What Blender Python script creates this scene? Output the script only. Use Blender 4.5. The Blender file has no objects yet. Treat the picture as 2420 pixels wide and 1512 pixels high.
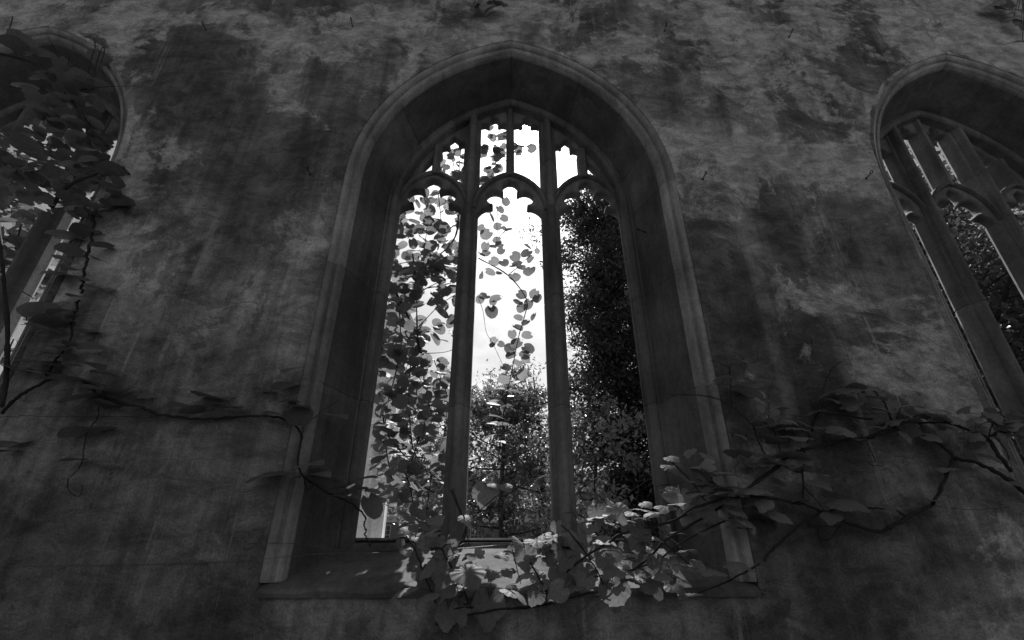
import bpy, bmesh, math, random
from mathutils import Vector, Matrix
import numpy as np
R = math.radians
SC = bpy.context.scene
COL = SC.collection

# ------------------------------------------------------------------ camera, sky, sun, exposure
PITCH, YAW, DIST, EYE, LENS = R(26.55), R(1.8), 3.2, 1.55, 16.5
CAM = Vector((-DIST*math.tan(YAW), -DIST, EYE))
cd = bpy.data.cameras.new('camera'); cam = bpy.data.objects.new('camera', cd); COL.objects.link(cam)
cam.location = CAM; cam.rotation_euler = (math.pi/2+PITCH, 0, -YAW)
cd.sensor_width = 36; cd.lens = LENS; cd.clip_start = .05; cd.clip_end = 2000
SC.camera = cam

SUN = Vector((0.0533, 0.6684, 0.7419)).normalized()
SUN_EL = math.asin(SUN.z); SUN_AZ = math.atan2(SUN.x, SUN.y)
SKY_STRENGTH, SUN_STRENGTH, EXPOSURE = .068, 5.0, .35

wd = bpy.data.worlds.new('World'); SC.world = wd; wd.use_nodes = True
nt = wd.node_tree; nt.nodes.clear(); L = nt.links
def wn(t, **k):
    n = nt.nodes.new(t)
    for a, b in k.items(): setattr(n, a, b)
    return n
sky = wn('ShaderNodeTexSky', sky_type='NISHITA'); sky.sun_disc = False
sky.sun_elevation = SUN_EL; sky.sun_rotation = SUN_AZ; sky.air_density = 1.0; sky.dust_density = 2.6
bw = wn('ShaderNodeRGBToBW'); L.new(sky.outputs[0], bw.inputs[0])
tc = wn('ShaderNodeTexCoord')
mp = wn('ShaderNodeMapping'); mp.inputs['Scale'].default_value = (1, 1, 2.2); L.new(tc.outputs['Generated'], mp.inputs[0])
cn = wn('ShaderNodeTexNoise'); cn.inputs['Scale'].default_value = 2.6; cn.inputs['Detail'].default_value = 8; cn.inputs['Roughness'].default_value = .58
L.new(mp.outputs[0], cn.inputs[0])
cr = wn('ShaderNodeMapRange', interpolation_type='SMOOTHSTEP'); cr.inputs[1].default_value = .46; cr.inputs[2].default_value = .66
cr.inputs[3].default_value = .92; cr.inputs[4].default_value = 1.25; L.new(cn.outputs[0], cr.inputs[0])
mu = wn('ShaderNodeMath', operation='MULTIPLY'); L.new(bw.outputs[0], mu.inputs[0]); L.new(cr.outputs[0], mu.inputs[1])
# the sun itself, a small disc with its bright aureole
dp = wn('ShaderNodeVectorMath', operation='DOT_PRODUCT'); L.new(tc.outputs['Generated'], dp.inputs[0]); dp.inputs[1].default_value = SUN
pw = wn('ShaderNodeMath', operation='POWER'); mx0 = wn('ShaderNodeMath', operation='MAXIMUM'); mx0.inputs[1].default_value = 0
L.new(dp.outputs['Value'], mx0.inputs[0]); L.new(mx0.outputs[0], pw.inputs[0]); pw.inputs[1].default_value = 9000
ps = wn('ShaderNodeMath', operation='MULTIPLY'); L.new(pw.outputs[0], ps.inputs[0]); ps.inputs[1].default_value = 900
ad = wn('ShaderNodeMath', operation='ADD'); L.new(mu.outputs[0], ad.inputs[0]); L.new(ps.outputs[0], ad.inputs[1])
bg = wn('ShaderNodeBackground'); bg.inputs[1].default_value = SKY_STRENGTH; L.new(ad.outputs[0], bg.inputs[0])
wo = wn('ShaderNodeOutputWorld'); L.new(bg.outputs[0], wo.inputs[0])

sd = bpy.data.lights.new('sun', 'SUN'); sd.energy = SUN_STRENGTH; sd.angle = R(.53); sd.color = (1, 1, 1)
so = bpy.data.objects.new('sun', sd); COL.objects.link(so)
so.rotation_euler = SUN.to_track_quat('Z', 'Y').to_euler(); so.location = SUN*60

SC.view_settings.view_transform = 'Standard'; SC.view_settings.look = 'None'
SC.view_settings.gamma = 1; SC.view_settings.use_curve_mapping = False; SC.view_settings.exposure = EXPOSURE
SC.cycles.use_denoising = True; SC.cycles.max_bounces = 8; SC.cycles.transparent_max_bounces = 8

# ------------------------------------------------------------------ helpers
PW, PH = 2419, 1512                       # the photograph as it was measured
FPX = LENS/36*PW
FW = Vector((math.sin(YAW)*math.cos(PITCH), math.cos(YAW)*math.cos(PITCH), math.sin(PITCH)))
RT = Vector((math.cos(YAW), -math.sin(YAW), 0)); UP = RT.cross(FW)
def at(x, y, Y):
    """the world point at depth Y that was measured at picture position x, y"""
    d = FW + RT*((x-PW/2)/FPX) - UP*((y-PH/2)/FPX)
    return CAM + d*((Y-CAM.y)/d.y)
def tag(o, label=None, cat=None, group=None, kind=None):
    if label: o['label'] = label
    if cat: o['category'] = cat
    if group: o['group'] = group
    if kind: o['kind'] = kind
    return o
def empty(name, loc=(0, 0, 0)):
    o = bpy.data.objects.new(name, None); o.empty_display_size = .1; COL.objects.link(o); o.location = loc; return o
def link(name, me, mat=None, parent=None):
    o = bpy.data.objects.new(name, me); COL.objects.link(o)
    if mat and not me.materials: me.materials.append(mat)
    if parent:
        o.parent = parent
        o.matrix_parent_inverse = Matrix.Translation(-Vector(parent.location)) if parent.type == 'EMPTY' else Matrix()
    return o
def mesh(name, v, f, smooth=False):
    me = bpy.data.meshes.new(name); me.from_pydata([tuple(p) for p in v], [], f); me.update()
    if smooth: me.polygons.foreach_set('use_smooth', [True]*len(me.polygons))
    return me
def fixn(me):
    bm = bmesh.new(); bm.from_mesh(me); bmesh.ops.recalc_face_normals(bm, faces=bm.faces); bm.to_mesh(me); bm.free(); return me
def box_v(x0, x1, y0, y1, z0, z1):
    return [(x0,y0,z0),(x1,y0,z0),(x1,y1,z0),(x0,y1,z0),(x0,y0,z1),(x1,y0,z1),(x1,y1,z1),(x0,y1,z1)]
BOXF = [(0,3,2,1),(4,5,6,7),(0,1,5,4),(1,2,6,5),(2,3,7,6),(3,0,4,7)]
def boxes(name, bl):
    v, f = [], []
    for b in bl:
        n = len(v); v += box_v(*b); f += [tuple(i+n for i in q) for q in BOXF]
    return mesh(name, v, f)
def catmull(pts, k=5):
    p = [Vector(q) for q in pts]
    if len(p) < 3: 
        return [p[0].lerp(p[-1], i/k) for i in range(k+1)]
    p = [2*p[0]-p[1]] + p + [2*p[-1]-p[-2]]; out = []
    for i in range(1, len(p)-2):
        a, b, c, d = p[i-1:i+3]
        for j in range(k):
            t = j/k
            out.append(.5*((2*b)+(c-a)*t+(2*a-5*b+4*c-d)*t*t+(3*b-a-3*c+d)*t**3))
    out.append(p[-2]); return out
def tube(pts, r0, r1, n=6, rng=None, knots=.0):
    """a tapering tube through points: vertices and faces"""
    v, f = [], []; m = len(pts)
    ref = Vector((.31, .2, .93)).normalized()
    for i, p in enumerate(pts):
        t = (pts[min(i+1, m-1)]-pts[max(i-1, 0)])
        t = t.normalized() if t.length > 1e-9 else Vector((0, 0, 1))
        a = t.cross(ref); a = a.normalized() if a.length > 1e-4 else t.cross(Vector((1, 0, 0))).normalized(); b = t.cross(a)
        r = r0+(r1-r0)*i/(m-1)
        if rng and knots: r *= 1+rng.uniform(-knots, knots)+(knots*1.6 if rng.random() < .16 else 0)
        for k in range(n):
            q = 2*math.pi*k/n; v.append(p+(a*math.cos(q)+b*math.sin(q))*r)
    for i in range(m-1):
        for k in range(n): f.append((i*n+k, i*n+(k+1) % n, (i+1)*n+(k+1) % n, (i+1)*n+k))
    f.append(tuple(range(n))[::-1]); f.append(tuple((m-1)*n+k for k in range(n)))
    return v, f
def join(parts):
    v, f = [], []
    for a, b in parts:
        n = len(v); v += a; f += [tuple(i+n for i in q) for q in b]
    return v, f

# ------------------------------------------------------------------ materials (the photograph is black and white)
def g(v): return (v, v, v, 1)
class NT:
    def __init__(s, name):
        s.m = bpy.data.materials.new(name); s.m.use_nodes = True; s.t = s.m.node_tree; s.t.nodes.clear()
        s.out = s.n('ShaderNodeOutputMaterial')
    def n(s, ty, ins=None, **k):
        x = s.t.nodes.new(ty)
        for a, b in k.items(): setattr(x, a, b)
        for a, b in (ins or {}).items():
            if hasattr(b, 'is_linked') or hasattr(b, 'links'): s.t.links.new(b, x.inputs[a])
            else: x.inputs[a].default_value = b
        return x
    def coord(s, kind='Object', scale=(1, 1, 1), loc=(0, 0, 0)):
        c = s.n('ShaderNodeTexCoord'); return s.n('ShaderNodeMapping', {0: c.outputs[kind], 'Scale': scale, 'Location': loc}).outputs[0]
    def noise(s, vec, scale, detail=6, rough=.55, dist=0):
        return s.n('ShaderNodeTexNoise', {'Vector': vec, 'Scale': scale, 'Detail': detail, 'Roughness': rough, 'Distortion': dist}).outputs[0]
    def rng(s, x, a, b, c=0., d=1., smooth=True):
        return s.n('ShaderNodeMapRange', {0: x, 1: a, 2: b, 3: c, 4: d}, interpolation_type='SMOOTHSTEP' if smooth else 'LINEAR').outputs[0]
    def math(s, op, a, b): return s.n('ShaderNodeMath', {0: a, 1: b}, operation=op).outputs[0]
    def mix(s, f, a, b):
        x = s.n('ShaderNodeMix', data_type='FLOAT')
        for i, v in ((0, f), (2, a), (3, b)):
            if hasattr(v, 'links'): s.t.links.new(v, x.inputs[i])
            else: x.inputs[i].default_value = v
        return x.outputs[0]
    def finish(s, col, rough=.9, bumps=(), spec=.3):
        p = s.n('ShaderNodeBsdfPrincipled', {'Base Color': col if hasattr(col, 'links') else g(col), 'Roughness': rough, 'Specular IOR Level': spec})
        prev = None
        for h, st, ds in bumps:
            b = s.n('ShaderNodeBump', {'Height': h, 'Strength': st, 'Distance': ds})
            if prev: s.t.links.new(prev, b.inputs['Normal'])
            prev = b.outputs[0]
        if prev: s.t.links.new(prev, p.inputs['Normal'])
        s.t.links.new(p.outputs[0], s.out.inputs[0]); return s.m

def mat_wall():
    t = NT('weathered_render'); c = t.coord()
    wn_ = t.n('ShaderNodeTexNoise', {'Vector': c, 'Scale': .9, 'Detail': 3}).outputs[1]
    warp = t.n('ShaderNodeVectorMath', {0: c, 1: t.n('ShaderNodeVectorMath', {0: wn_, 'Scale': .8}, operation='SCALE').outputs[0]}, operation='ADD').outputs[0]
    sep = t.n('ShaderNodeSeparateXYZ', {0: c}); zz = sep.outputs[2]; xx = sep.outputs[0]
    big = t.noise(warp, .5, 3, .6); mid = t.noise(warp, 1.9, 7, .64); fine = t.noise(c, 75, 3, .75)
    st = t.noise(t.coord(scale=(2.6, 1, .20)), 1.3, 6, .62, .8)
    v = t.mix(t.rng(big, .36, .64), .125, .29)
    v = t.math('MULTIPLY', v, t.rng(mid, .30, .70, .64, 1.42))
    v = t.math('MULTIPLY', v, t.rng(st, .34, .68, .66, 1.34))
    # pale worn patches and painted-in dapples of light, more of them towards the top of the wall and to the right, with ragged edges
    dapple_bias = t.math('ADD', t.rng(zz, 2.0, 7.5, -.065, .065, False), t.rng(xx, -2, 5, -.02, .045, False))
    pn = t.math('ADD', t.noise(warp, 1.0, 12, .70, .3), dapple_bias)
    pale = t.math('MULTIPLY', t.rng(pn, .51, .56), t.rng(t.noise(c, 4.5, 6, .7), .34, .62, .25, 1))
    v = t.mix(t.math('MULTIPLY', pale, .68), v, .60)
    sn = t.noise(t.coord(scale=(1.2, 1, .9), loc=(7, 2, 3)), 1.25, 9, .72, .5)
    soot = t.math('MULTIPLY', t.rng(sn, .555, .595), .48)
    v = t.mix(soot, v, .06)
    wsp = t.noise(t.coord(scale=(1.3, 1, 2.3), loc=(1, 4, 2)), 3.2, 13, .78, .6)
    v = t.math('MULTIPLY', v, t.rng(wsp, .36, .64, .66, 1.40))
    # pale runs of lime leached down the wall
    rn = t.noise(t.coord(scale=(5.5, 1, .28), loc=(2.3, 0, 5)), 1.0, 7, .66, .9)
    run = t.math('MULTIPLY', t.rng(rn, .60, .68), t.rng(t.noise(c, 3, 6, .7), .40, .62))
    v = t.mix(t.math('MULTIPLY', run, .6), v, .50)
    v = t.math('MULTIPLY', v, t.rng(fine, .28, .72, .74, 1.26))
    # hairline cracks, only here and there
    vo = t.n('ShaderNodeTexVoronoi', {'Vector': warp, 'Scale': 1.15}, feature='DISTANCE_TO_EDGE').outputs[0]
    ck = t.math('MULTIPLY', t.rng(vo, .001, .007, 1, 0), t.rng(t.noise(c, .9, 2), .52, .60))
    v = t.mix(t.math('MULTIPLY', ck, .5), v, .04)
    # lichen dots
    vd = t.n('ShaderNodeTexVoronoi', {'Vector': c, 'Scale': 24}, feature='F1').outputs[0]
    li = t.math('MULTIPLY', t.rng(vd, .10, .2, 1, 0), t.rng(mid, .60, .68))
    v = t.mix(t.math('MULTIPLY', li, .45), v, .36)
    col = t.n('ShaderNodeCombineColor', {0: v, 1: v, 2: v}).outputs[0]
    return t.finish(col, .93, [(t.noise(c, 2.2, 10, .68), 1.0, .06), (t.noise(c, 11, 7, .66), .5, .016)], .2)
def mat_stone(name, base, var=.35, speck=True):
    t = NT(name); c = t.coord()
    gn = t.n('ShaderNodeNewGeometry'); wp = gn.outputs['Position']
    a = t.noise(wp, 1.6, 8, .62); b = t.noise(wp, 30, 6, .7)
    stv = t.n('ShaderNodeMapping', {0: wp, 'Scale': (7, 7, .6)}).outputs[0]
    s = t.noise(stv, 1, 7, .6, .5)
    oi = t.n('ShaderNodeObjectInfo').outputs['Random']
    v = t.rng(a, .3, .7, base*(1-var), base*(1+var))
    v = t.math('MULTIPLY', v, t.rng(s, .3, .7, .75, 1.25))
    v = t.math('MULTIPLY', v, t.rng(b, .25, .75, .8, 1.2))
    v = t.math('MULTIPLY', v, t.rng(oi, 0, 1, .8, 1.2, False))
    if speck:
        vd = t.n('ShaderNodeTexVoronoi', {'Vector': wp, 'Scale': 34}, feature='F1').outputs[0]
        pit = t.math('MULTIPLY', t.rng(vd, .05, .14, 1, 0), t.rng(t.noise(wp, 2.1, 5, .6), .5, .62))
        v = t.mix(t.math('MULTIPLY', pit, .7), v, .03)
    col = t.n('ShaderNodeCombineColor', {0: v, 1: v, 2: v}).outputs[0]
    return t.finish(col, .88, [(a, .4, .01), (b, .3, .004)], .25)
def mat_leaf(name, base, trans, tmix, rough=.5, vein=False, spec=.35):
    t = NT(name); oi = t.n('ShaderNodeObjectInfo').outputs['Random']
    c = t.coord('Object'); nz = t.noise(c, 9, 4, .6)
    k = t.math('MULTIPLY', t.rng(oi, 0, 1, .65, 1.3, False), t.rng(nz, .3, .7, .85, 1.15))
    v = t.math('MULTIPLY', k, base); w = t.math('MULTIPLY', k, trans)
    col = t.n('ShaderNodeCombineColor', {0: v, 1: v, 2: v}).outputs[0]; tco = t.n('ShaderNodeCombineColor', {0: w, 1: w, 2: w}).outputs[0]
    p = t.n('ShaderNodeBsdfPrincipled', {'Base Color': col, 'Roughness': rough, 'Specular IOR Level': spec})
    if vein:
        b = t.n('ShaderNodeBump', {'Height': t.noise(c, 26, 3, .5), 'Strength': .35, 'Distance': .02}); t.t.links.new(b.outputs[0], p.inputs['Normal'])
    tr = t.n('ShaderNodeBsdfTranslucent', {'Color': tco})
    m = t.n('ShaderNodeMixShader', {0: tmix, 1: p.outputs[0], 2: tr.outputs[0]}); t.t.links.new(m.outputs[0], t.out.inputs[0]); return t.m
def mat_plain(name, v, rough=.7, metal=0., spec=.4, nscale=6, var=.25):
    t = NT(name); nz = t.noise(t.coord(), nscale, 6, .6); w = t.rng(nz, .3, .7, v*(1-var), v*(1+var))
    col = t.n('ShaderNodeCombineColor', {0: w, 1: w, 2: w}).outputs[0]
    m = t.finish(col, rough, [(nz, .3, .01)], spec)
    m.node_tree.nodes['Principled BSDF'].inputs['Metallic'].default_value = metal; return m
def mat_brick():
    t = NT('brick_facade'); c = t.coord()
    br = t.n('ShaderNodeTexBrick', {'Vector': t.n('ShaderNodeMapping', {0: t.n('ShaderNodeTexCoord').outputs['Object'], 'Rotation': (R(90), 0, 0)}).outputs[0], 'Scale': 4., 'Color1': g(.14), 'Color2': g(.2), 'Mortar': g(.28), 'Mortar Size': .02}).outputs[0]
    return t.finish(br, .9)
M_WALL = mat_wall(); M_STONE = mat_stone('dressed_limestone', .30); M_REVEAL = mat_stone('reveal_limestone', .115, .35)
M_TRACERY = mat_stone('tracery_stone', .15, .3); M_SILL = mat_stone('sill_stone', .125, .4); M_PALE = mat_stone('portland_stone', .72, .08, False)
M_ROUND = mat_leaf('round_vine_leaf', .17, .28, .45, .55, False, .25); M_GRAPE = mat_leaf('grape_vine_leaf', .24, .24, .34, .62, False, .2)
M_FARLEAF = mat_leaf('magnolia_leaf', .16, .34, .38, .3, spec=.7); M_DARKLEAF = mat_leaf('evergreen_leaf', .085, .12, .3, .35)
M_BARK = mat_plain('vine_bark', .035, .9, nscale=40); M_TRUNK = mat_plain('tree_bark', .05, .95, nscale=14); M_IRON = mat_plain('rusty_iron', .035, .7, .3, nscale=60)
M_WIRE = mat_plain('wire_steel', .18, .5, .6); M_BRICK = mat_brick(); M_TRIM = mat_plain('painted_trim', .5, .6); M_GLASS = mat_plain('window_glass', .03, .08, 0, .6, 2)
M_GROUND = mat_plain('garden_ground', .10, .95, nscale=1.2)

# ------------------------------------------------------------------ ground
gm = mesh('ground', [(-900, -900, 0), (900, -900, 0), (900, 900, 0), (-900, 900, 0)], [(0, 1, 2, 3)])
tag(link('ground', gm, M_GROUND), kind='structure')

# ------------------------------------------------------------------ the pointed arch all windows share: n = distance out from the reveal's front edge
HW, CC, RR, ZS, ZB = 1.37, .52, 1.89, 4.60, 1.36
BAYS = ((0, 1), (-4.90, .93), (4.84, .93))      # where each window stands along the wall and how wide it is beside the middle one
def arch_pt(n, t):
    """t <= 0: down the jamb (metres below the springing), 0..1: springing to apex; right-hand side"""
    if t <= 0: return HW+n, ZS+t
    r = RR+n; a = math.acos(CC/r)*t
    return -CC+r*math.cos(a), ZS+r*math.sin(a)
def arch_loop(n, zb, k=18):
    p = [arch_pt(n, i/k) for i in range(k+1)]
    return [(HW+n, zb)] + p + [(-x, z) for x, z in p[-2::-1]] + [(-HW-n, zb)]
def plate(name, loops, y0, y1, bevel=0.):
    cu = bpy.data.curves.new(name, 'CURVE'); cu.dimensions = '2D'; cu.fill_mode = 'BOTH'
    cu.extrude = (y1-y0)/2-bevel; cu.bevel_depth = bevel; cu.bevel_resolution = 0; cu.offset = -bevel
    for lp in loops:
        s = cu.splines.new('POLY'); s.points.add(len(lp)-1); s.use_cyclic_u = True
        for q, (x, z) in zip(s.points, lp): q.co = (x, z, 0, 1)
    ob = bpy.data.objects.new(name, cu); COL.objects.link(ob)
    bpy.context.view_layer.update()
    me = bpy.data.meshes.new_from_object(ob.evaluated_get(bpy.context.evaluated_depsgraph_get()))
    bpy.data.objects.remove(ob); bpy.data.curves.remove(cu); me.name = name
    for v in me.vertices:
        x, z, w = v.co; v.co = (x, (y0+y1)/2-w, z)
    bm = bmesh.new(); bm.from_mesh(me); bmesh.ops.remove_doubles(bm, verts=bm.verts, dist=1e-5); bmesh.ops.recalc_face_normals(bm, faces=bm.faces); bm.to_mesh(me); bm.free()
    me.materials.clear(); return me
def stone(name, prof, side, t0, t1, steps, joint=.009):
    """one block of a moulding: the profile (n, y) carried along the jamb or arch from t0 to t1, arrises eased at the joints"""
    cx = sum(p[0] for p in prof)/len(prof); cy = sum(p[1] for p in prof)/len(prof)
    L_ = (t1-t0) if t0 < 0 else (t1-t0)*2.2
    e = joint/L_*(t1-t0)
    ts = [t0+e*.06, t0+e] + [t0+(t1-t0)*i/steps for i in range(1, steps)] + [t1-e, t1-e*.06]
    v, f = [], []; m = len(prof)
    for i, t in enumerate(ts):
        sh = .0065 if i in (0, len(ts)-1) else 0
        for n, y in prof:
            d = math.hypot(n-cx, y-cy) or 1
            x, z = arch_pt(n-(n-cx)/d*sh, t); v.append((side*x, y-(y-cy)/d*sh, z))
    for i in range(len(ts)-1):
        for k in range(m): f.append((i*m+k, i*m+(k+1) % m, (i+1)*m+(k+1) % m, (i+1)*m+k))
    f += [tuple(range(m)), tuple((len(ts)-1)*m+k for k in range(m))]
    return fixn(mesh(name, v, f))
def upright(name, prof, x0, z0, z1, joint=.009):
    cx = sum(p[0] for p in prof)/len(prof); cy = sum(p[1] for p in prof)/len(prof)
    v, f = [], []; m = len(prof); zz = [z0+.0003, z0+joint, z1-joint, z1-.0003]
    for i, z in enumerate(zz):
        sh = .0065 if i in (0, 3) else 0
        for n, y in prof:
            d = math.hypot(n-cx, y-cy) or 1; v.append((x0+n-(n-cx)/d*sh, y-(y-cy)/d*sh, z))
    for i in range(3):
        for k in range(m): f.append((i*m+k, i*m+(k+1) % m, (i+1)*m+(k+1) % m, (i+1)*m+k))
    f += [tuple(range(m)), tuple(3*m+k for k in range(m))]
    return fixn(mesh(name, v, f))

# ------------------------------------------------------------------ the long rendered wall with its three openings
loops = [[(-11, -.3), (11, -.3), (11, 10.2), (-11, 10.2)]]
for b, k in BAYS: loops.append([(x*k+b, z) for x, z in arch_loop(.12, ZB)])
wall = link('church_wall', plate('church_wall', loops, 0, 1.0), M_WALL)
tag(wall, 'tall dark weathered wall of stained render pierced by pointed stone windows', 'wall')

# the roofless nave's other wall, unseen behind the viewer, added to keep the low sky off this one
opp = link('sky_block_wall', plate('sky_block_wall', [[(-13, -.3), (13, -.3), (13, 7.6), (-13, 7.6)]] + [[(x*k+b, z) for x, z in arch_loop(.12, ZB)] for b, k in BAYS], -8.6, -7.7), M_WALL)
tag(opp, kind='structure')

# ------------------------------------------------------------------ window: every stone of it
P_ARCH = [(.14, .008), (.1195, .003), (.108, .004), (.088, .012), (.076, .026), (.068, .054), (.055, .058), (.045, .040), (.028, .038), (.013, .052), (0, .088), (0, .115), (.14, .115)]
P_REVEAL = [(0, .1152), (-.145, .505), (.13, .505), (.13, .1152)]
ROLL = [(-.185+.037*math.cos(R(a)), .537-.037*math.sin(R(a))) for a in (0, 35, 70, 100, 135, 170)]
P_FRAME_J = [(-.14, .5052)] + ROLL[1:] + [(-.224, .553), (-.226, .58), (-.232, .594), (-.243, .602), (-.244, .625), (-.213, .72), (-.18, .77), (-.03, .85), (.09, .995), (.13, .995), (.13, .5052)]
P_FRAME_A = [(-.14, .5052)] + ROLL[1:] + [(-.222, .56), (-.224, .60), (-.232, .63), (-.232, .72), (-.20, .77), (0, .84), (.10, .995), (.13, .995), (.13, .5052)]
P_MULL = [(-.066, .765), (.066, .765), (.09, .73), (.09, .635), (.074, .602), (.05, .592), (.043, .572), (.038, .545), (.026, .521), (.012, .511), (-.012, .511), (-.026, .521), (-.038, .545), (-.043, .572), (-.05, .592), (-.074, .602), (-.09, .635), (-.09, .73)]
P_SUB = [(-.025, .78), (.025, .78), (.045, .745), (.045, .62), (.02, .57), (-.02, .57), (-.045, .62), (-.045, .745)]
COURSES = [1.40, 2.02, 2.66, 3.66, 4.60]
ARCS = [0, .2, .42, .66, 1.0]
def cusped(cx, hw, zb):
    q = [(1, zb), (1, 4.62)]
    q += [(.53+.47*math.cos(R(a)), 4.62+.165*math.sin(R(a))) for a in range(15, 91, 15)]
    q += [(.515, 4.787), (.515, 4.802)]
    q += [(.45+.28*math.cos(R(a)), 4.895+.092*math.sin(R(a))) for a in range(-70, 141, 21)]
    q += [(.25*math.cos(R(a)), 5.03+.095*math.sin(R(a))) for a in range(-36, 90, 18)]
    rgt = [(cx+u*hw, z) for u, z in q] + [(cx, 5.135)]
    return rgt + [(2*cx-x, z) for x, z in rgt[-2::-1]]
def rib_z(dx, hs, grow=.03):
    """height of a light's arched head above its springing at dx from its middle"""
    k = hs/.37; r = .496+grow; x = abs(dx)/k+.126
    return 4.72+math.sqrt(max(r*r-x*x, 0))
def panel(x0, x1, cx, hs, sh0, sh1, notch, top):
    n = 8
    p = [(x0+(x1-x0)*i/n, rib_z(x0+(x1-x0)*i/n-cx, hs, .012)) for i in range(n+1)]
    m = (x0+x1)/2; w = .046
    p += [(x1, sh1), (x1-.02, sh1+.018), (x1-.055, sh1+.026), (m+w+.012, sh1+.012), (m+w, sh1+.022), (m+w, notch), (m, top), (m-w, notch), (m-w, sh0+.022), (m-w-.012, sh0+.012), (x0+.055, sh0+.026), (x0+.02, sh0+.018), (x0, sh0)]
    return p
def mirror(p): return [(-x, z) for x, z in p][::-1]
def tracery_mesh():
    lp = [arch_loop(-.17, 1.63)]
    lp += [cusped(0, .345, 1.66), cusped(.82, .348, 1.66), cusped(-.82, .348, 1.66)]
    a = panel(.036, .345, 0, .37, 5.98, 5.97, 6.07, 6.105); b = panel(.495, .766, .795, .34, 5.655, 5.60, 5.72, 5.765)
    lp += [a, mirror(a), b, mirror(b)]
    tri = [(.833, rib_z(.038, .34, .012)), (.90, rib_z(.105, .34, .012)), (.97, rib_z(.175, .34, .012)), (1.0, rib_z(.205, .34, .012)+.012), (.93, 5.32), (.833, 5.46)]
    lp += [tri, mirror(tri)]
    return plate('tracery', lp, .612, .74, .018)
def rib_mesh(cx, hs):
    """the raised rib that frames a light's arched head"""
    prof = [(.03, .66), (.03, .59), (.012, .572), (-.008, .572), (-.022, .6), (-.022, .66)]
    v, f = [], []; m = len(prof); k = hs/.37; N = 9; rows = 0
    for s in (1, -1):
        for i in range(N+1):
            for n, y in prof:
                r = .496+n; a1 = math.acos(min(1, .126/r)); a = a1*i/N if s > 0 else a1*(N-i)/N
                v.append((cx+s*k*(-.126+r*math.cos(a)), y, 4.72+r*math.sin(a)))
            rows += 1
    for i in range(rows-1):
        for j in range(m): f.append((i*m+j, i*m+(j+1) % m, (i+1)*m+(j+1) % m, (i+1)*m+j))
    f += [tuple(range(m)), tuple((rows-1)*m+j for j in range(m))]
    return fixn(mesh('head_rib', v, f))
def sill_mesh():
    pr = [(-.020, 1.325), (-.026, 1.354), (-.010, 1.376), (.30, 1.492), (.585, 1.598), (.60, 1.625), (.80, 1.632), (.98, 1.56), (.985, 1.30), (.02, 1.30), (.012, 1.335)]
    v, f = [], []; m = len(pr); xs = [-1.475+2.95*i/60 for i in range(61)]
    rg = random.Random(4); w = 0
    for x in xs:
        w = .6*w+rg.uniform(-.006, .006)
        for y, z in pr: v.append((x, y+(w if y < 0 else 0), z+(w if y < .1 and z > 1.35 else 0)))
    for i in range(len(xs)-1):
        for k in range(m): f.append((i*m+k, i*m+(k+1) % m, (i+1)*m+(k+1) % m, (i+1)*m+k))
    f += [tuple(range(m)), tuple((len(xs)-1)*m+k for k in range(m))]
    return fixn(mesh('sill', v, f))
def margin_mesh(side):
    """thin ragged edge of patching mortar where the render meets the window stones"""
    rg = random.Random(21+side); v, f = [], []; N = 90; out = .03
    for i in range(N+1):
        t = -3.2+3.2*i/45 if i < 45 else (i-45)/45
        out = min(.085, max(.008, out+rg.uniform(-.013, .013)))
        for n, y in ((.117, .006), (.119, -.006), (.117+out*.7, -.005), (.118+out, .006)):
            x, z = arch_pt(n, t); v.append((side*x, y, z))
    for i in range(N):
        for k in range(3): f.append((i*4+k, i*4+k+1, i*4+k+5, i*4+k+4))
    return fixn(mesh('mortar_edge', v, f))
def mull_top(x):
    r = RR-.2; return ZS+math.sqrt(r*r-(abs(x)+CC)**2)
win_parts = []
for s in (1, -1):
    zs = [c-ZS for c in COURSES]
    for a, b in zip(zs[:-1], zs[1:]):
        win_parts.append(('jamb_stone', stone('jamb_stone', P_ARCH, s, a, b, 1), M_STONE))
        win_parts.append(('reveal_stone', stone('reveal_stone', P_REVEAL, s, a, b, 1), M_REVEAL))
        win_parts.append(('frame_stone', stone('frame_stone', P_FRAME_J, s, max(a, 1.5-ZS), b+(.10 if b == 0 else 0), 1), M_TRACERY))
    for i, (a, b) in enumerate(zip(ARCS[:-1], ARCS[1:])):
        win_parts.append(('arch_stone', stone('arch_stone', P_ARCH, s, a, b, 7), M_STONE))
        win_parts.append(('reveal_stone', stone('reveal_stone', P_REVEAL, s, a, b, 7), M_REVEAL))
        win_parts.append(('frame_stone', stone('frame_stone', P_FRAME_A, s, a if i else .06, b, 7), M_TRACERY))
    win_parts.append(('mortar_edge', margin_mesh(s), M_WALL))
    mc = [1.60, 2.64, 3.68, 4.72, 5.33, mull_top(.42)]
    for a, b in zip(mc[:-1], mc[1:]): win_parts.append(('mullion_stone', upright('mullion_stone', P_MULL, s*.42, a, b), M_TRACERY))
    win_parts.append(('panel_mullion', upright('panel_mullion', P_SUB, s*.80, 5.17, mull_top(.84)-.02), M_TRACERY))
    win_parts.append(('head_rib', rib_mesh(s*.805, .355), M_TRACERY))
win_parts += [('panel_mullion', upright('panel_mullion', P_SUB, 0, 5.17, mull_top(0)+.02), M_TRACERY), ('head_rib', rib_mesh(0, .37), M_TRACERY),
              ('tracery', tracery_mesh(), M_TRACERY), ('sill', sill_mesh(), M_SILL)]
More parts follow.
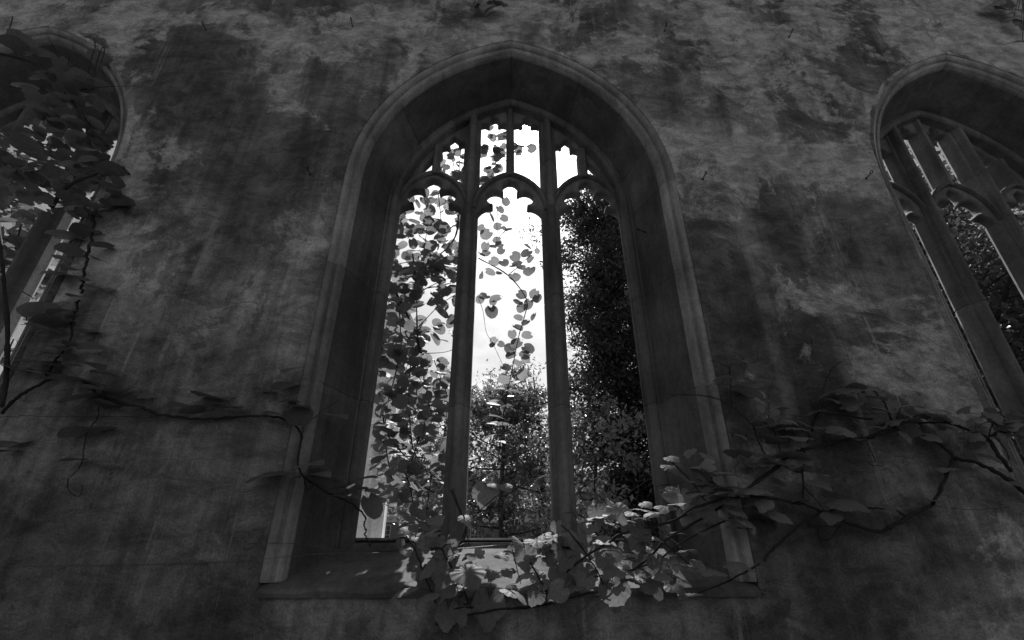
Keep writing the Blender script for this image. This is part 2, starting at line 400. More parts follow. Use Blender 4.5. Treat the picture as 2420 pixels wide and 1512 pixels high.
for (b, k), lab in zip(BAYS, ('pointed gothic window of three lights in the middle, vine trailing over its sill',
               'pointed gothic window at the left edge, its arch smothered in round leaves',
               'pointed gothic window at the right edge, bare of leaves with sunlit mullion edges')):
    w = empty('gothic_window', (b, 0, ZB)); w.scale.x = k; tag(w, lab, 'window', 'pointed windows of the ruined wall')
    for nm, me, mt in win_parts:
        o = bpy.data.objects.new(nm, me); COL.objects.link(o); o.parent = w; o.location = (0, 0, -ZB)
        if not me.materials: me.materials.append(mt)
#@@PLANTS@@
# ------------------------------------------------------------------ leaves
def round_leaf(seed):
    """broad rounded leaf with a shallow heart base, folded on its midrib, wavy edge; unit length along +Y, short stalk behind"""
    rg = random.Random(seed); rows, cols = 6, 5; v, f = [], []
    ph = rg.uniform(0, 6); tip = rg.uniform(.0, .08)
    for i in range(rows+1):
        t = i/rows; w = .54*math.sqrt(max(0, 1-((t*1.03-.50)/.545)**2)) if i < rows else .17
        for j in range(cols):
            u = (j-2)/2; x = u*w
            y = t*1.0-(1-t)**3*.16*abs(u)*1.0+.06*(1-t)*(1-abs(u)) + (tip if i == rows else 0)
            z = .16*abs(x)-.22*(t-.45)**2+.04*math.sin(ph+4*t+3*u)*abs(u)
            v.append((x*(1+.05*math.sin(ph+9*t)), y, z))
    for i in range(rows):
        for j in range(cols-1):
            a = i*cols+j; f.append((a, a+1, a+cols+1, a+cols))
    a, b = tube([Vector((0, -.42, -.10)), Vector((0, -.2, -.03)), Vector((0, .08, -.045))], .014, .012, 3)
    return mesh('leaf', *join([(v, f), (a, b)]), smooth=True)
def grape_leaf(seed):
    """heart shaped, toothed, pleated between the veins that fan out of the stalk"""
    rg = random.Random(seed); NA, NR = 44, 4; v, f = [], []
    lob = rg.uniform(.05, .11); sag = rg.uniform(.25, .5); sk = rg.uniform(-.06, .06)
    v.append((0, 0, 0))
    for k in range(1, NR+1):
        q = k/NR
        for i in range(NA):
            a = 2*math.pi*i/NA                      # 0 = tip, pi = notch at the stalk
            c = abs(((a+math.pi) % (2*math.pi))-math.pi)/math.pi
            r = .56*(1-.16*c)+.12*math.exp(-(c/.12)**2)-.40*math.exp(-((1-c)/.075)**2)+lob*.5*math.cos(5*c*math.pi)*(1-c)
            if k == NR: r *= 1+(.03 if i % 2 else -.02)+rg.uniform(-.02, .02)
            x, y = math.sin(a)*r*q*1.02, math.cos(a)*r*q
            pl = .020*math.cos(a*11)*q*(1 if k < NR else .7)
            z = pl-sag*(q*r)**2+.10*abs(x)+sk*x
            v.append((x, y, z))
    for i in range(NA): f.append((0, 1+(i+1) % NA, 1+i))
    for k in range(NR-1):
        for i in range(NA):
            a = 1+k*NA+i; b = 1+k*NA+(i+1) % NA; f.append((a, b, b+NA, a+NA))
    v = [(x, y+.42, z) for x, y, z in v]
    a, b = tube([Vector((0, -.25, -.16)), Vector((0, .1, -.03)), Vector((0, .43, -.004))], .018, .014, 3)
    return mesh('leaf', *join([(v, f), (a, b)]), smooth=True)
RL = [round_leaf(i) for i in range(5)]; GL = [grape_leaf(i) for i in range(5)]
for m_ in RL: m_.materials.append(M_ROUND)
for m_ in GL: m_.materials.append(M_GRAPE)
def leaf(root, me, p, size, nrm, tipdir):
    """hang one leaf with its blade centred on p"""
    n = Vector(nrm).normalized(); d = Vector(tipdir); d = d-n*d.dot(n)
    d = d.normalized() if d.length > 1e-4 else n.orthogonal().normalized(); x = d.cross(n)
    m = Matrix((x, d, n)).transposed().to_4x4()
    o = bpy.data.objects.new('leaf', me); COL.objects.link(o); o.parent = root
    base = Vector(p)-d*size*.45-Vector(root.location)
    o.matrix_local = Matrix.Translation(base) @ m @ Matrix.Scale(size, 4); return o
def stem(root, pts, r0, r1, rng, name='stem', mat=None, wob=.0, k=6, n=6):
    pp = catmull(pts, k)
    if wob: pp = [q+Vector((rng.uniform(-wob, wob), rng.uniform(-wob, wob), rng.uniform(-wob, wob))) for q in pp]
    v, f = tube(pp, r0, r1, n, rng, .16)
    v = [q-Vector(root.location) for q in v]
    o = bpy.data.objects.new(name, mesh(name, v, f, True)); o.data.materials.append(mat or M_BARK); COL.objects.link(o); o.parent = root
    return pp
def rv(rg, s): return Vector((rg.gauss(0, s), rg.gauss(0, s), rg.gauss(0, s)))
def tendril(root, p, d, rng, L_=.12, mat=None):
    """a thin curling tendril"""
    d = Vector(d).normalized(); a = d.orthogonal().normalized(); b = d.cross(a); pts = []
    for i in range(14):
        t = i/13; cr = .012+.02*t; pts.append(Vector(p)+d*L_*t+(a*math.cos(9*t*t)+b*math.sin(9*t*t))*cr*t*1.4)
    v, f = tube(pts, .0022, .0011, 4); v = [q-Vector(root.location) for q in v]
    o = bpy.data.objects.new('tendril', mesh('tendril', v, f, True)); o.data.materials.append(mat or M_BARK); COL.objects.link(o); o.parent = root
def inpoly(x, y, P):
    c = False; j = len(P)-1
    for i in range(len(P)):
        if (P[i][1] > y) != (P[j][1] > y) and x < (P[j][0]-P[i][0])*(y-P[i][1])/(P[j][1]-P[i][1])+P[i][0]: c = not c
        j = i
    return c
def scatter(rg, P, n):
    xs = [p[0] for p in P]; ys = [p[1] for p in P]; out = []
    while len(out) < n:
        x, y = rg.uniform(min(xs), max(xs)), rg.uniform(min(ys), max(ys))
        if inpoly(x, y, P): out.append((x, y))
    return out
def hang_leaves(root, rg, pts, Y0, Y1, s0, s1, up=.8, side=.35, jit=.38):
    for x, y in pts:
        Y = rg.uniform(Y0, Y1)
        n = Vector((0, rg.choice((-1, 1))*side, up))+rv(rg, jit)
        d = Vector((rg.uniform(-1, 1), rg.uniform(-1, .4), -.5))
        leaf(root, rg.choice(RL), at(x, y, Y), rg.uniform(s0, s1), n, d)

# --- round-leaved climber hanging behind the left light
rg = random.Random(7)
def climber(z, lab, areas, stems):
    v = tag(empty('climbing_vine', (-.9, 1.2, z)), lab, 'vine', 'climbing vines')
    for P, n, s0, s1, up, jit in areas: hang_leaves(v, rg, scatter(rg, P, n), .95, 1.9, s0, s1, up, .38, jit)
    for P, a, b in stems: stem(v, [at(x, y, 1.15+.15*((i*7) % 3)) for i, (x, y) in enumerate(P)], a, b, rg)
    return v
climber(4.2, 'climber with rounded backlit leaves in the head of the left light',
    [([(905,470),(1095,445),(1095,560),(1050,640),(900,640)], 150, .08, .135, .75, .42), ([(1000,575),(1095,560),(1095,640),(1010,660)], 45, .08, .13, .75, .4)],
    [([(1085,500),(1075,560),(1040,600),(990,625),(930,640)], .011, .006), ([(930,625),(985,618),(1050,628),(1092,640)], .005, .004), ([(1035,455),(1040,500),(1046,560)], .006, .004), ([(1000,455),(1010,520),(1000,600)], .005, .004)])
climber(3.2, 'dense middle stretch of the climber against the left jamb, halfway up the left light',
    [([(905,630),(1010,630),(1000,720),(1010,860),(885,860)], 180, .08, .14, .75, .42), ([(1040,690),(1092,660),(1088,800),(1020,810)], 26, .09, .14, .75, .4), ([(1010,640),(1092,630),(1090,680),(1020,720)], 24, .08, .13, .75, .4)],
    [([(935,690),(960,740),(985,790),(1000,850)], .011, .008), ([(975,600),(983,680),(985,760),(990,830)], .008, .008), ([(990,770),(1040,720),(1085,690)], .005, .003), ([(1000,835),(1050,832),(1085,820)], .004, .003), ([(990,690),(1040,665),(1080,650)], .006, .003), ([(940,700),(946,780),(940,850)], .006, .006)])
climber(2.3, 'leaning tangle of climber leaves and stems low in the left light',
    [([(890,850),(1005,840),(1060,960),(1060,1110),(880,1110)], 205, .08, .14, .8, .42), ([(1020,820),(1065,860),(1080,960),(1050,970)], 20, .08, .13, .9, .3)],
    [([(985,800),(1000,870),(1000,960),(985,1050),(960,1120)], .009, .006), ([(950,800),(935,880),(915,960),(905,1050)], .007, .006), ([(905,980),(912,1060),(925,1130)], .008, .006), ([(1025,850),(1055,930),(1062,980)], .004, .003), ([(970,860),(965,960),(975,1060)], .007, .006), ([(960,1000),(990,1090),(1060,1180)], .004, .003)])
climber(1.7, 'bright climber leaves just above the left end of the sill',
    [([(885,1100),(1075,1090),(1078,1245),(960,1255),(900,1180)], 130, .08, .145, .9, .4)],
    [([(900,1010),(960,1080),(1020,1120),(1070,1160)], .006, .004), ([(1020,1120),(1010,1190),(1005,1250)], .005, .004), ([(960,1120),(975,1190),(965,1250)], .006, .005)])
# --- its shoots in the small lights above
vP = tag(empty('climbing_vine', (-.4, 1.1, 5.2)), 'leafy vine shoots showing in the small lights above the left mullion', 'vine', 'climbing vines')
hang_leaves(vP, rg, scatter(rg, [(1008,405),(1045,375),(1070,338),(1102,340),(1102,450),(1040,440)], 34), .95, 1.3, .08, .12, .75, .4)
hang_leaves(vP, rg, scatter(rg, [(1140,330),(1200,310),(1200,350),(1185,420),(1140,445)], 34), .95, 1.3, .08, .13, .75, .4)
for x, y, s in ((1157,300,.09),(1185,318,.14),(1200,318,.1),(1158,322,.07),(1223,352,.10),(1236,346,.09),(1256,350,.11),(1226,362,.09),(1215,345,.08)):
    hang_leaves(vP, rg, [(x, y)], 1., 1.15, s, s, .75, .4, .2)
for P in ([(1090,345),(1085,400),(1095,450)], [(1200,375),(1175,395),(1150,430),(1140,445)], [(1062,340),(1075,420),(1060,450)], [(1205,330),(1230,345),(1260,342)]):
    stem(vP, [at(x, y, 1.15) for x, y in P], .006, .003, rg)
# --- strand in the middle light, leaf by leaf
vC = tag(empty('climbing_vine', (0, 1.1, 2.6)), 'single trailing strand of rounded leaves hanging down the middle light', 'vine', 'climbing vines')
c2 = lambda x, y: ((1300+x/1.6133)*.5906, (800+y/1.6133)*.5906)
for P, a, b, Y in (([(990,375),(1180,485),(1300,640),(1290,740),(1250,880),(1210,1080),(1185,1200),(1150,1400)], .006, .004, 1.05), ([(1180,485),(1270,410),(1385,285)], .004, .002, 1.02),
                   ([(985,620),(1020,720),(1040,850),(1085,930),(1145,1060)], .0025, .002, 1.0), ([(1110,-10),(1112,120),(1110,280)], .004, .003, 1.1), ([(1150,1400),(1140,1520),(1120,1640)], .004, .003, 1.05)):
    stem(vC, [at(*c2(x, y), Y) for x, y in P], a, b, rg)
STR = [(1305,298,42),(1228,365,62),(1300,343,60),(1325,382,46),(1230,415,68),(1265,435,50),(1320,458,72),(1222,497,68),(1155,405,56),(1090,397,58),(1065,465,54),(1010,485,44),(1130,475,46),(1370,330,30),
 (1268,610,58),(1350,605,54),(1370,635,56),(1245,655,54),(1312,672,52),(1270,693,60),(1250,760,48),(1345,752,44),(1295,790,48),(1245,823,56),(1208,865,50),(1305,873,56),(1235,925,60),(1195,955,68),(1310,958,66),(1200,1000,56),(1290,995,56),(1245,1052,62),(1295,1025,46),
 (1275,1122,62),(1165,1080,56),(1150,1155,62),(1115,1222,74),(1230,1180,70),(1220,1235,76),(1250,1265,62),(1095,1310,80),(1170,1330,56),(1115,1400,84),(1140,1450,70),(1080,1440,60),(1060,1530,70),(1120,1560,70),
 (1030,620,58),(1100,637,60),(1085,655,44),(1075,720,72),(1000,640,50),(1090,905,44),(1135,930,38),(1080,935,34),(1165,10,50),(1130,60,46),(1075,110,50),(1155,118,44),(1115,172,48),(1190,190,44),(1160,185,34),(1040,222,66),(1140,225,50),(1110,260,46),(1035,300,50),(1125,288,46),(1075,300,48),(1135,328,44),(1040,340,46),(1005,350,44),(1010,180,40),(1050,60,44)]
for x, y, w in STR:
    px, py = c2(x, y); Y = rg.uniform(.98, 1.12); p = at(px, py, Y); sz = w*.3661/FPX*(p-CAM).dot(FW)*1.12
    view = (CAM-p).normalized(); up_ = Vector((0, 0, 1))
    if py > 900: n = up_*1.0+view*.35+rv(rg, .2)
    else: n = up_*.55+view*(.75 if rg.random() < .6 else -.5)+rv(rg, .22)
    leaf(vC, rg.choice(RL), p, sz, n, Vector((rg.uniform(-1, 1), rg.uniform(-.3, .3), -.6)))
# --- climber over the left window, inside the wall
rg = random.Random(19)
vL = tag(empty('climbing_vine', (-4.2, .1, 3.9)), 'mass of flat rounded leaves spilling across the arch of the leftmost window', 'vine', 'climbing vines')
MASS = [(-10,330),(60,310),(130,270),(250,300),(262,390),(285,440),(250,520),(150,500),(70,480),(-10,540)]
hang_leaves(vL, rg, scatter(rg, MASS, 215), -.22, .3, .08, .135, 1., .4, .24)
hang_leaves(vL, rg, scatter(rg, [(60,200),(135,150),(190,160),(230,200),(255,290),(100,300)], 34), -.2, .1, .09, .14, 1., .35, .24)
for x, y, s in ((60,205,.16),(145,152,.17),(165,185,.2),(190,192,.2),(235,200,.18),(110,180,.15),(100,125,.15),(30,105,.22),(50,100,.22),(240,145,.2),(265,405,.2),(285,490,.2),(60,345,.22),(10,383,.24)):
    hang_leaves(vL, rg, [(x, y)], -.2, .0, s, s, 1, .3, .15)
for P, a, b in (([(-40,120),(0,127),(80,150),(130,195),(170,240),(210,300),(255,345)], .014, .01), ([(170,235),(190,258),(215,300)], .007, .006), ([(0,340),(80,338),(130,345)], .005, .004),
                ([(120,490),(160,440),(230,410)], .02, .008), ([(30,40),(20,90),(40,130),(100,190)], .005, .003), ([(220,200),(228,150),(240,115),(246,112),(245,130),(238,150)], .005, .003),
                ([(205,185),(215,140),(225,110),(222,90)], .005, .003), ([(160,160),(165,130),(175,108)], .004, .002), ([(165,215),(250,205),(320,203)], .004, .002),
                ([(-5,520),(5,620),(12,700),(18,790),(14,900),(5,960)], .012, .014)):
    stem(vL, [at(x, y, -.08-.05*(i % 2)) for i, (x, y) in enumerate(P)], a, b, rg)
vL2 = tag(empty('climbing_vine', (-4.6, 1.3, 2.2)), 'brightly backlit leaves seen through the lights of the leftmost window', 'vine', 'climbing vines')
hang_leaves(vL2, rg, scatter(rg, [(-60,480),(70,480),(170,520),(170,560),(20,850),(-60,850)], 290), 1.0, 1.9, .12, .2, .8, .3, .4)
for P in ([(0,500),(40,600),(60,720),(20,830)], [(150,530),(100,640),(60,760)], [(0,560),(60,580),(140,560)], [(130,520),(90,580),(10,760)], [(60,500),(20,640),(-10,800)]):
    stem(vL2, [at(x, y, 1.3) for x, y in P], .009, .006, rg)
# --- stems and leaves along the wall between the left and middle windows
vW = tag(empty('climbing_vine', (-2.8, -.04, 2.2)), 'thin woody vine running along the bare wall left of the middle window', 'vine', 'climbing vines')
c6 = lambda x, y: (x*.46873, 472.5+y*.46873)
def wall_stem(root, P, a, b, cv, Y=-.035, wob=.004, yy=None):
    return stem(root, [at(*cv(x, y), (yy[i] if yy else Y-.02*(i % 2))) for i, (x, y) in enumerate(P)], a, b, rg, wob=wob, n=5)
wall_stem(vW, [(10,1075),(70,1010),(140,960),(250,905),(330,890),(430,920),(500,985),(620,1025),(720,1050),(800,1082),(900,1095),(1000,1105),(1130,1098),(1250,1090),(1380,1092),(1480,1120)], .011, .008, c6)
wall_stem(vW, [(475,85),(465,180),(440,300),(415,400),(405,475)], .011, .010, c6, wob=.012)
wall_stem(vW, [(395,510),(375,580),(355,640),(350,705),(300,780),(255,840),(240,900)], .010, .006, c6, wob=.010)
wall_stem(vW, [(500,1040),(490,1100),(440,1170),(425,1260),(405,1340),(345,1410),(350,1470),(400,1490),(415,1440)], .0045, .002, c6)
wall_stem(vW, [(0,1100),(60,1090),(400,1092),(800,1094)], .0015, .0015, c6)
c3 = lambda x, y: ((900+x/1.5745)*.5906, (1600+y/1.5745)*.5906)
wall_stem(vW, [(430,150),(475,200),(478,260),(462,330),(458,410),(480,465),(520,505),(570,530),(650,585),(720,615),(800,655),(860,700)], .008, .006, c3, yy=[-.04,-.05,-.05,-.06,-.06,-.05,-.03,0,.1,.2,.35,.5])
wall_stem(vW, [(860,700),(885,745),(875,790),(890,825),(880,850),(905,890),(915,925)], .006, .005, c3, yy=[.5]*7)
wall_stem(vW, [(490,470),(520,570),(565,530)], .005, .004, c3, -.03); wall_stem(vW, [(380,105),(540,120),(620,60),(720,0)], .004, .002, c3, -.06)
for x, y, w in ((220,865,110),(365,905,150),(485,950,110),(590,965,110),(410,995,130),(545,1030,120),(455,830,110),(360,830,70),(720,985,80),(760,990,90),(1040,985,120),(1100,1000,100),(1060,1020,110),(920,1040,100),(980,1060,100),(1170,1048,80),
                (385,1172,110),(510,1155,110),(60,1230,120),(30,1265,110),(200,820,150),(90,855,120),(540,880,110),(340,185,130),(430,160,110),(360,258,100),(300,375,110),(360,345,80),(500,442,110),(270,615,140),(225,645,120),(385,485,70),(440,660,90),(370,728,80),(280,740,100),
                (500,300,70),(520,230,80),(330,300,90),(430,400,70),(310,560,90),(470,745,100),(300,780,110),(530,1340,90),(370,1310,90),(660,1050,70),(1340,965,90),(1440,940,120),(1460,1015,80),(1390,1080,90),(420,60,150),(580,20,110),(200,555,140),(1465,855,80)):
    px, py = c6(x, y); p = at(px, py, rg.uniform(-.16, -.05)); sz = w*.46873/FPX*(p-CAM).dot(FW)
    leaf(vW, rg.choice(RL), p, sz*1.05, Vector((rg.gauss(0, .15), -.18+rg.gauss(0, .15), 1)), Vector((rg.choice((-1, 1)), rg.uniform(-.6, .2), -.1)))
for x, y, w, sl in ((285,480,210,.45),(460,100,150,-.6),(470,40,110,-.3),(530,410,160,0),(590,470,130,-.15),(760,555,140,-.1),(760,600,150,0),(920,575,100,-.3),(925,665,130,-1.4),(905,490,90,.2),(690,480,110,0),(40,45,110,0),(700,100,130,-.4),(620,430,110,.1),(850,560,90,.1),(430,490,80,0)):
    px, py = c3(x, y); p = at(px, py, -.1 if x < 600 else (.1 if x < 800 else .4)); sz = w*.3751/FPX*(p-CAM).dot(FW)
    leaf(vW, rg.choice(RL), p, sz*1.05, Vector((rg.gauss(0, .1)-sl*.4, -.3 if abs(sl) < .5 else -.9, 1 if abs(sl) < .5 else .5)), Vector((-1 if sl > 0 else 1, -.3, sl)))
# --- grape vine over the sill of the middle window
rg = random.Random(33)
vS = tag(empty('grape_vine', (.8, -.1, 1.4)), 'sunlit grape vine with toothed leaves trailing along the sill of the middle window', 'vine', 'grape vines')
c4 = lambda x, y: (1063.1+x*.34166, 1004+y*.34166)
SILLST = [([(2420,545),(2150,498),(1900,512),(1700,572),(1530,668),(1200,748),(1100,812),(920,922),(800,1022)], .010, .006, -.09), ([(2300,270),(2000,482),(1750,642),(1500,792),(1380,912),(1150,1092),(1010,1190)], .009, .005, -.06),
          ([(1950,640),(1620,802),(1450,922),(1250,1002),(1000,1052)], .007, .004, -.12), ([(770,690),(860,782),(1000,982),(1060,1102)], .005, .004, -.1), ([(555,950),(640,1102),(720,1242)], .006, .004, -.14),
          ([(1520,250),(1600,320),(1700,430),(1760,520)], .005, .005, -.12), ([(1340,660),(1470,802),(1560,882),(1650,960)], .005, .004, -.1), ([(430,860),(460,980),(490,1100)], .003, .002, -.12),
          ([(1090,560),(1140,680),(1240,830)], .004, .003, -.08), ([(1000,640),(1080,740),(1250,940)], .004, .003, -.08), ([(20,440),(60,560),(110,680),(80,800),(20,930)], .005, .004, .1),
          ([(60,1330),(300,1280),(560,1250),(850,1190),(1100,1130)], .006, .004, -.06), ([(2140,960),(1980,1050),(1850,1110),(1700,1170)], .006, .004, -.05), ([(2420,690),(2220,880)], .005, .004, -.04),
          ([(700,880),(640,740),(600,800),(680,960)], .003, .003, -.12), ([(330,480),(200,600),(110,700)], .004, .003, .2)]
for P, a, b, Y in SILLST: stem(vS, [at(*c4(x, y), Y-.03*(i % 2)) for i, (x, y) in enumerate(P)], a, b, rg, wob=.002)
z5 = lambda x, y: (797.3+x*.23188, 1151.7+y*.23188)
for P, a, b, Y in (([(640,510),(700,515),(770,590),(830,740),(900,930),(1000,1180)], .006, .005, -.12), ([(950,620),(1060,625),(1110,720),(1180,840),(1250,970),(1300,1080),(1330,1180),(1280,1190)], .007, .005, -.18),
                   ([(1060,625),(1110,580),(1190,570)], .005, .003, -.18), ([(410,640),(500,650),(640,645),(760,640)], .004, .003, -.1), ([(1200,1045),(1280,1080),(1230,1130)], .004, .003, -.2),
                   ([(470,610),(540,550),(640,512)], .003, .002, -.12), ([(1150,20),(1230,200),(1290,350),(1310,430),(1270,590)], .006, .005, .15), ([(1300,350),(1320,470),(1340,590)], .004, .003, .15),
                   ([(1000,1401),(1200,1240),(1500,1230),(1900,1230),(2200,1180)], .008, .005, -.05)):
    stem(vS, [at(*z5(x, y), Y) for x, y in P], a, b, rg, wob=.002)
# kind: b = blade lit from above and behind, f = nearly edge-on, d = blade turned to the camera in its own shade, h = hanging heart
SL = [(1530,230,90,'b'),(1520,290,110,'b'),(1590,270,70,'b'),(1665,365,130,'b'),(1600,490,120,'d'),(1755,330,120,'f'),(1800,420,220,'f'),(2100,450,150,'f'),(1890,500,160,'f'),(1160,590,140,'d'),(1100,560,80,'d'),(1020,600,120,'d'),(1030,640,170,'f'),
 (1350,590,150,'f'),(1490,565,130,'b'),(1410,605,120,'f'),(1350,545,80,'b'),(1470,615,40,'b'),(1270,700,160,'d'),(1320,730,140,'d'),(900,785,150,'d'),(1050,800,160,'f'),(1265,800,60,'b'),(1370,840,100,'b'),(1290,860,120,'f'),(520,905,140,'h'),(610,900,90,'f'),(705,890,110,'d'),
 (740,1020,110,'d'),(670,1080,110,'b'),(530,1030,120,'f'),(1080,940,130,'d'),(1170,1000,180,'f'),(1050,930,100,'f'),(1310,920,150,'d'),(1430,950,120,'d'),(1550,900,120,'f'),(1650,970,140,'f'),(1700,940,70,'b'),(940,1010,110,'d'),(1140,1135,190,'h'),(1390,1090,150,'d'),(1540,1110,130,'b'),(1660,1170,150,'f'),
 (600,1170,110,'d'),(430,1150,160,'f'),(30,1110,110,'b'),(130,1120,80,'f'),(310,1030,100,'b'),(1970,960,150,'f'),(1830,1010,150,'f'),(1770,690,140,'f'),(1850,640,130,'f'),(1690,560,130,'f'),(1630,620,100,'d'),(1560,740,90,'f'),(1200,660,110,'f'),(980,700,110,'b'),(1230,930,90,'f'),(960,930,100,'f'),(1450,1040,110,'f'),
 (105,645,90,'b'),(380,420,90,'b'),(240,460,150,'d'),(300,410,80,'b'),(740,700,80,'h'),(430,860,60,'h'),(1030,1090,90,'f'),(880,1120,100,'f'),(1250,1060,120,'f'),(2000,700,150,'f'),(2200,640,160,'f'),(1100,860,110,'f'),(1480,700,80,'b'),(1720,470,120,'f'),(2030,560,130,'f'),(1330,650,100,'f'),(820,1080,100,'d'),(1000,860,90,'d')]
for x, y, w, k in SL:
    p = at(*c4(x, y), rg.uniform(-.2, -.04) if x > 450 or y > 900 else .3); sz = w*.34166/FPX*(p-CAM).dot(FW)
    n, d = {'b': (Vector((0, -.45, 1)), Vector((rg.choice((-.6, .6)), -1, -.45))), 'f': (Vector((0, -.10, 1)), Vector((rg.choice((-1, 1)), -.5, -.12))),
            'd': (Vector((0, -.9, .45)), Vector((rg.uniform(-.7, .7), 0, -1))), 'h': (Vector((0, -1, .12)), Vector((.1, 0, -1)))}[k]
    leaf(vS, rg.choice(GL), p, sz*1.12, n+rv(rg, .13), d)
ZL = [(1325,865,310,'b',-.26),(1150,1030,230,'b2',-.24),(690,1050,230,'f',-.2),(1540,1190,300,'h',-.07),(960,1090,250,'f',-.2),(1070,940,150,'d',-.16),(1370,690,150,'f',-.05),(1300,310,140,'b',.1),(910,490,180,'b',.0),(900,545,160,'d',-.05),(800,520,90,'b',-.05),(790,405,80,'b',.2),
      (1120,1280,220,'h',-.06),(700,640,120,'b',-.1),(1040,690,70,'b',-.15),(640,560,80,'h',-.1),(1330,1030,120,'f',-.2),(1250,1250,180,'d',-.06),(1020,810,200,'d',-.08),(1560,860,130,'b',-.1),(860,860,180,'d',-.02)]
for x, y, w, k, Y in ZL:
    p = at(*z5(x, y), Y); sz = w*.23188/FPX*(p-CAM).dot(FW)
    n, d = {'b': (Vector((.1, -.5, 1)), Vector((.5, -1, -.5))), 'b2': (Vector((-.3, -.5, 1)), Vector((-1, -.5, -.5))), 'f': (Vector((-.2, -.22, 1)), Vector((-1, -.4, -.4))),
            'd': (Vector((0, -.8, .5)), Vector((rg.uniform(-.5, .5), 0, -1))), 'h': (Vector((0, -1, .2)), Vector((rg.uniform(-.3, .3), 0, -1)))}[k]
    leaf(vS, rg.choice(GL), p, sz*1.12, n+rv(rg, .07), d)
for x, y in scatter(rg, [(-150,560),(0,700),(200,860),(600,780),(900,640),(1250,560),(1500,420),(1750,480),(1800,700),(1700,1050),(1200,1130),(700,1150),(100,1180),(-200,1080)], 85):
    p = at(*c4(x, y), rg.uniform(-.22, .02)); t_ = rg.random()
    n = Vector((0, -.35, 1)) if t_ < .45 else Vector((0, -.12, 1)) if t_ < .75 else Vector((0, -.9, .4))
    leaf(vS, rg.choice(GL), p, rg.uniform(.055, .12), n+rv(rg, .28), Vector((rg.uniform(-1, 1), -.7, -.5)))
for i in range(16):
    x, y = rg.uniform(600, 1700), rg.uniform(600, 1100); tendril(vS, at(*c4(x, y), -.12), (rg.uniform(-1, 1), -.3, rg.uniform(-1, .5)), rg, rg.uniform(.05, .13))
# --- grape vine on the wall to the right
vR = tag(empty('grape_vine', (3., -.06, 2.0)), 'shaded grape vine with dark woody branches on the wall right of the middle window', 'vine', 'grape vines')
c8 = lambda x, y: (1594.6+x*.35154, 767.8+y*.35154)
for P, a, b in (([(820,850),(900,825),(1020,800),(1160,772),(1270,770),(1370,730),(1500,703)], .010, .014), ([(1475,700),(1440,600),(1400,510),(1320,430)], .008, .005), ([(1480,690),(1500,600),(1530,540)], .007, .004),
                ([(1590,668),(1770,655),(1880,670),(2000,720),(2100,760),(2180,880),(2260,980)], .008, .014), ([(2110,750),(2200,720),(2345,728),(2480,740)], .009, .009), ([(1560,705),(1680,750),(1800,810),(1890,890),(2050,935),(2200,1010),(2345,1120),(2480,1230)], .009, .015),
                ([(1890,890),(1830,1000),(1760,1150),(1720,1215)], .013, .009), ([(-40,462),(0,470),(230,480),(380,555),(510,660),(560,780),(610,890)], .004, .005), ([(870,830),(860,1000),(865,1190)], .006, .006),
                ([(890,790),(960,600),(1010,380),(1060,290),(1120,240)], .006, .003), ([(910,680),(970,590),(1100,600),(1330,635)], .006, .007), ([(370,290),(372,420),(380,550)], .005, .004), ([(370,290),(300,255),(240,240)], .003, .002),
                ([(300,1165),(480,1150),(720,1175),(860,1200),(990,1255),(1080,1245)], .008, .009), ([(1070,1300),(1200,1345),(1370,1390),(1480,1340),(1570,1290),(1720,1215)], .010, .011), ([(1270,1232),(1400,1235),(1490,1250),(1550,1285)], .006, .007),
                ([(990,1255),(830,1350),(650,1510),(600,1580)], .007, .006), ([(510,1080),(700,930),(780,880)], .008, .008), ([(1285,780),(1320,860),(1345,915),(1300,920),(1330,945),(1400,945)], .004, .002), ([(860,1080),(1000,1240)], .003, .003),
                ([(1110,1340),(1050,1430),(980,1440),(950,1370),(890,1350)], .004, .003), ([(690,600),(900,615),(1100,600),(1800,600),(2060,595)], .0015, .0015), ([(1740,1218),(2000,1240),(2345,1220)], .0015, .0015), ([(630,600),(700,820),(720,860)], .004, .003),
                ([(510,850),(620,900),(760,960),(860,1000)], .003, .003), ([(2110,600),(2130,680),(2100,760)], .004, .003), ([(2060,595),(2120,588)], .008, .008), ([(2130,740),(2220,830),(2240,900)], .004, .003)):
    stem(vR, [at(*c8(x, y), -.05-.035*(i % 2)) for i, (x, y) in enumerate(P)], a, b, rg, wob=.004, n=5)
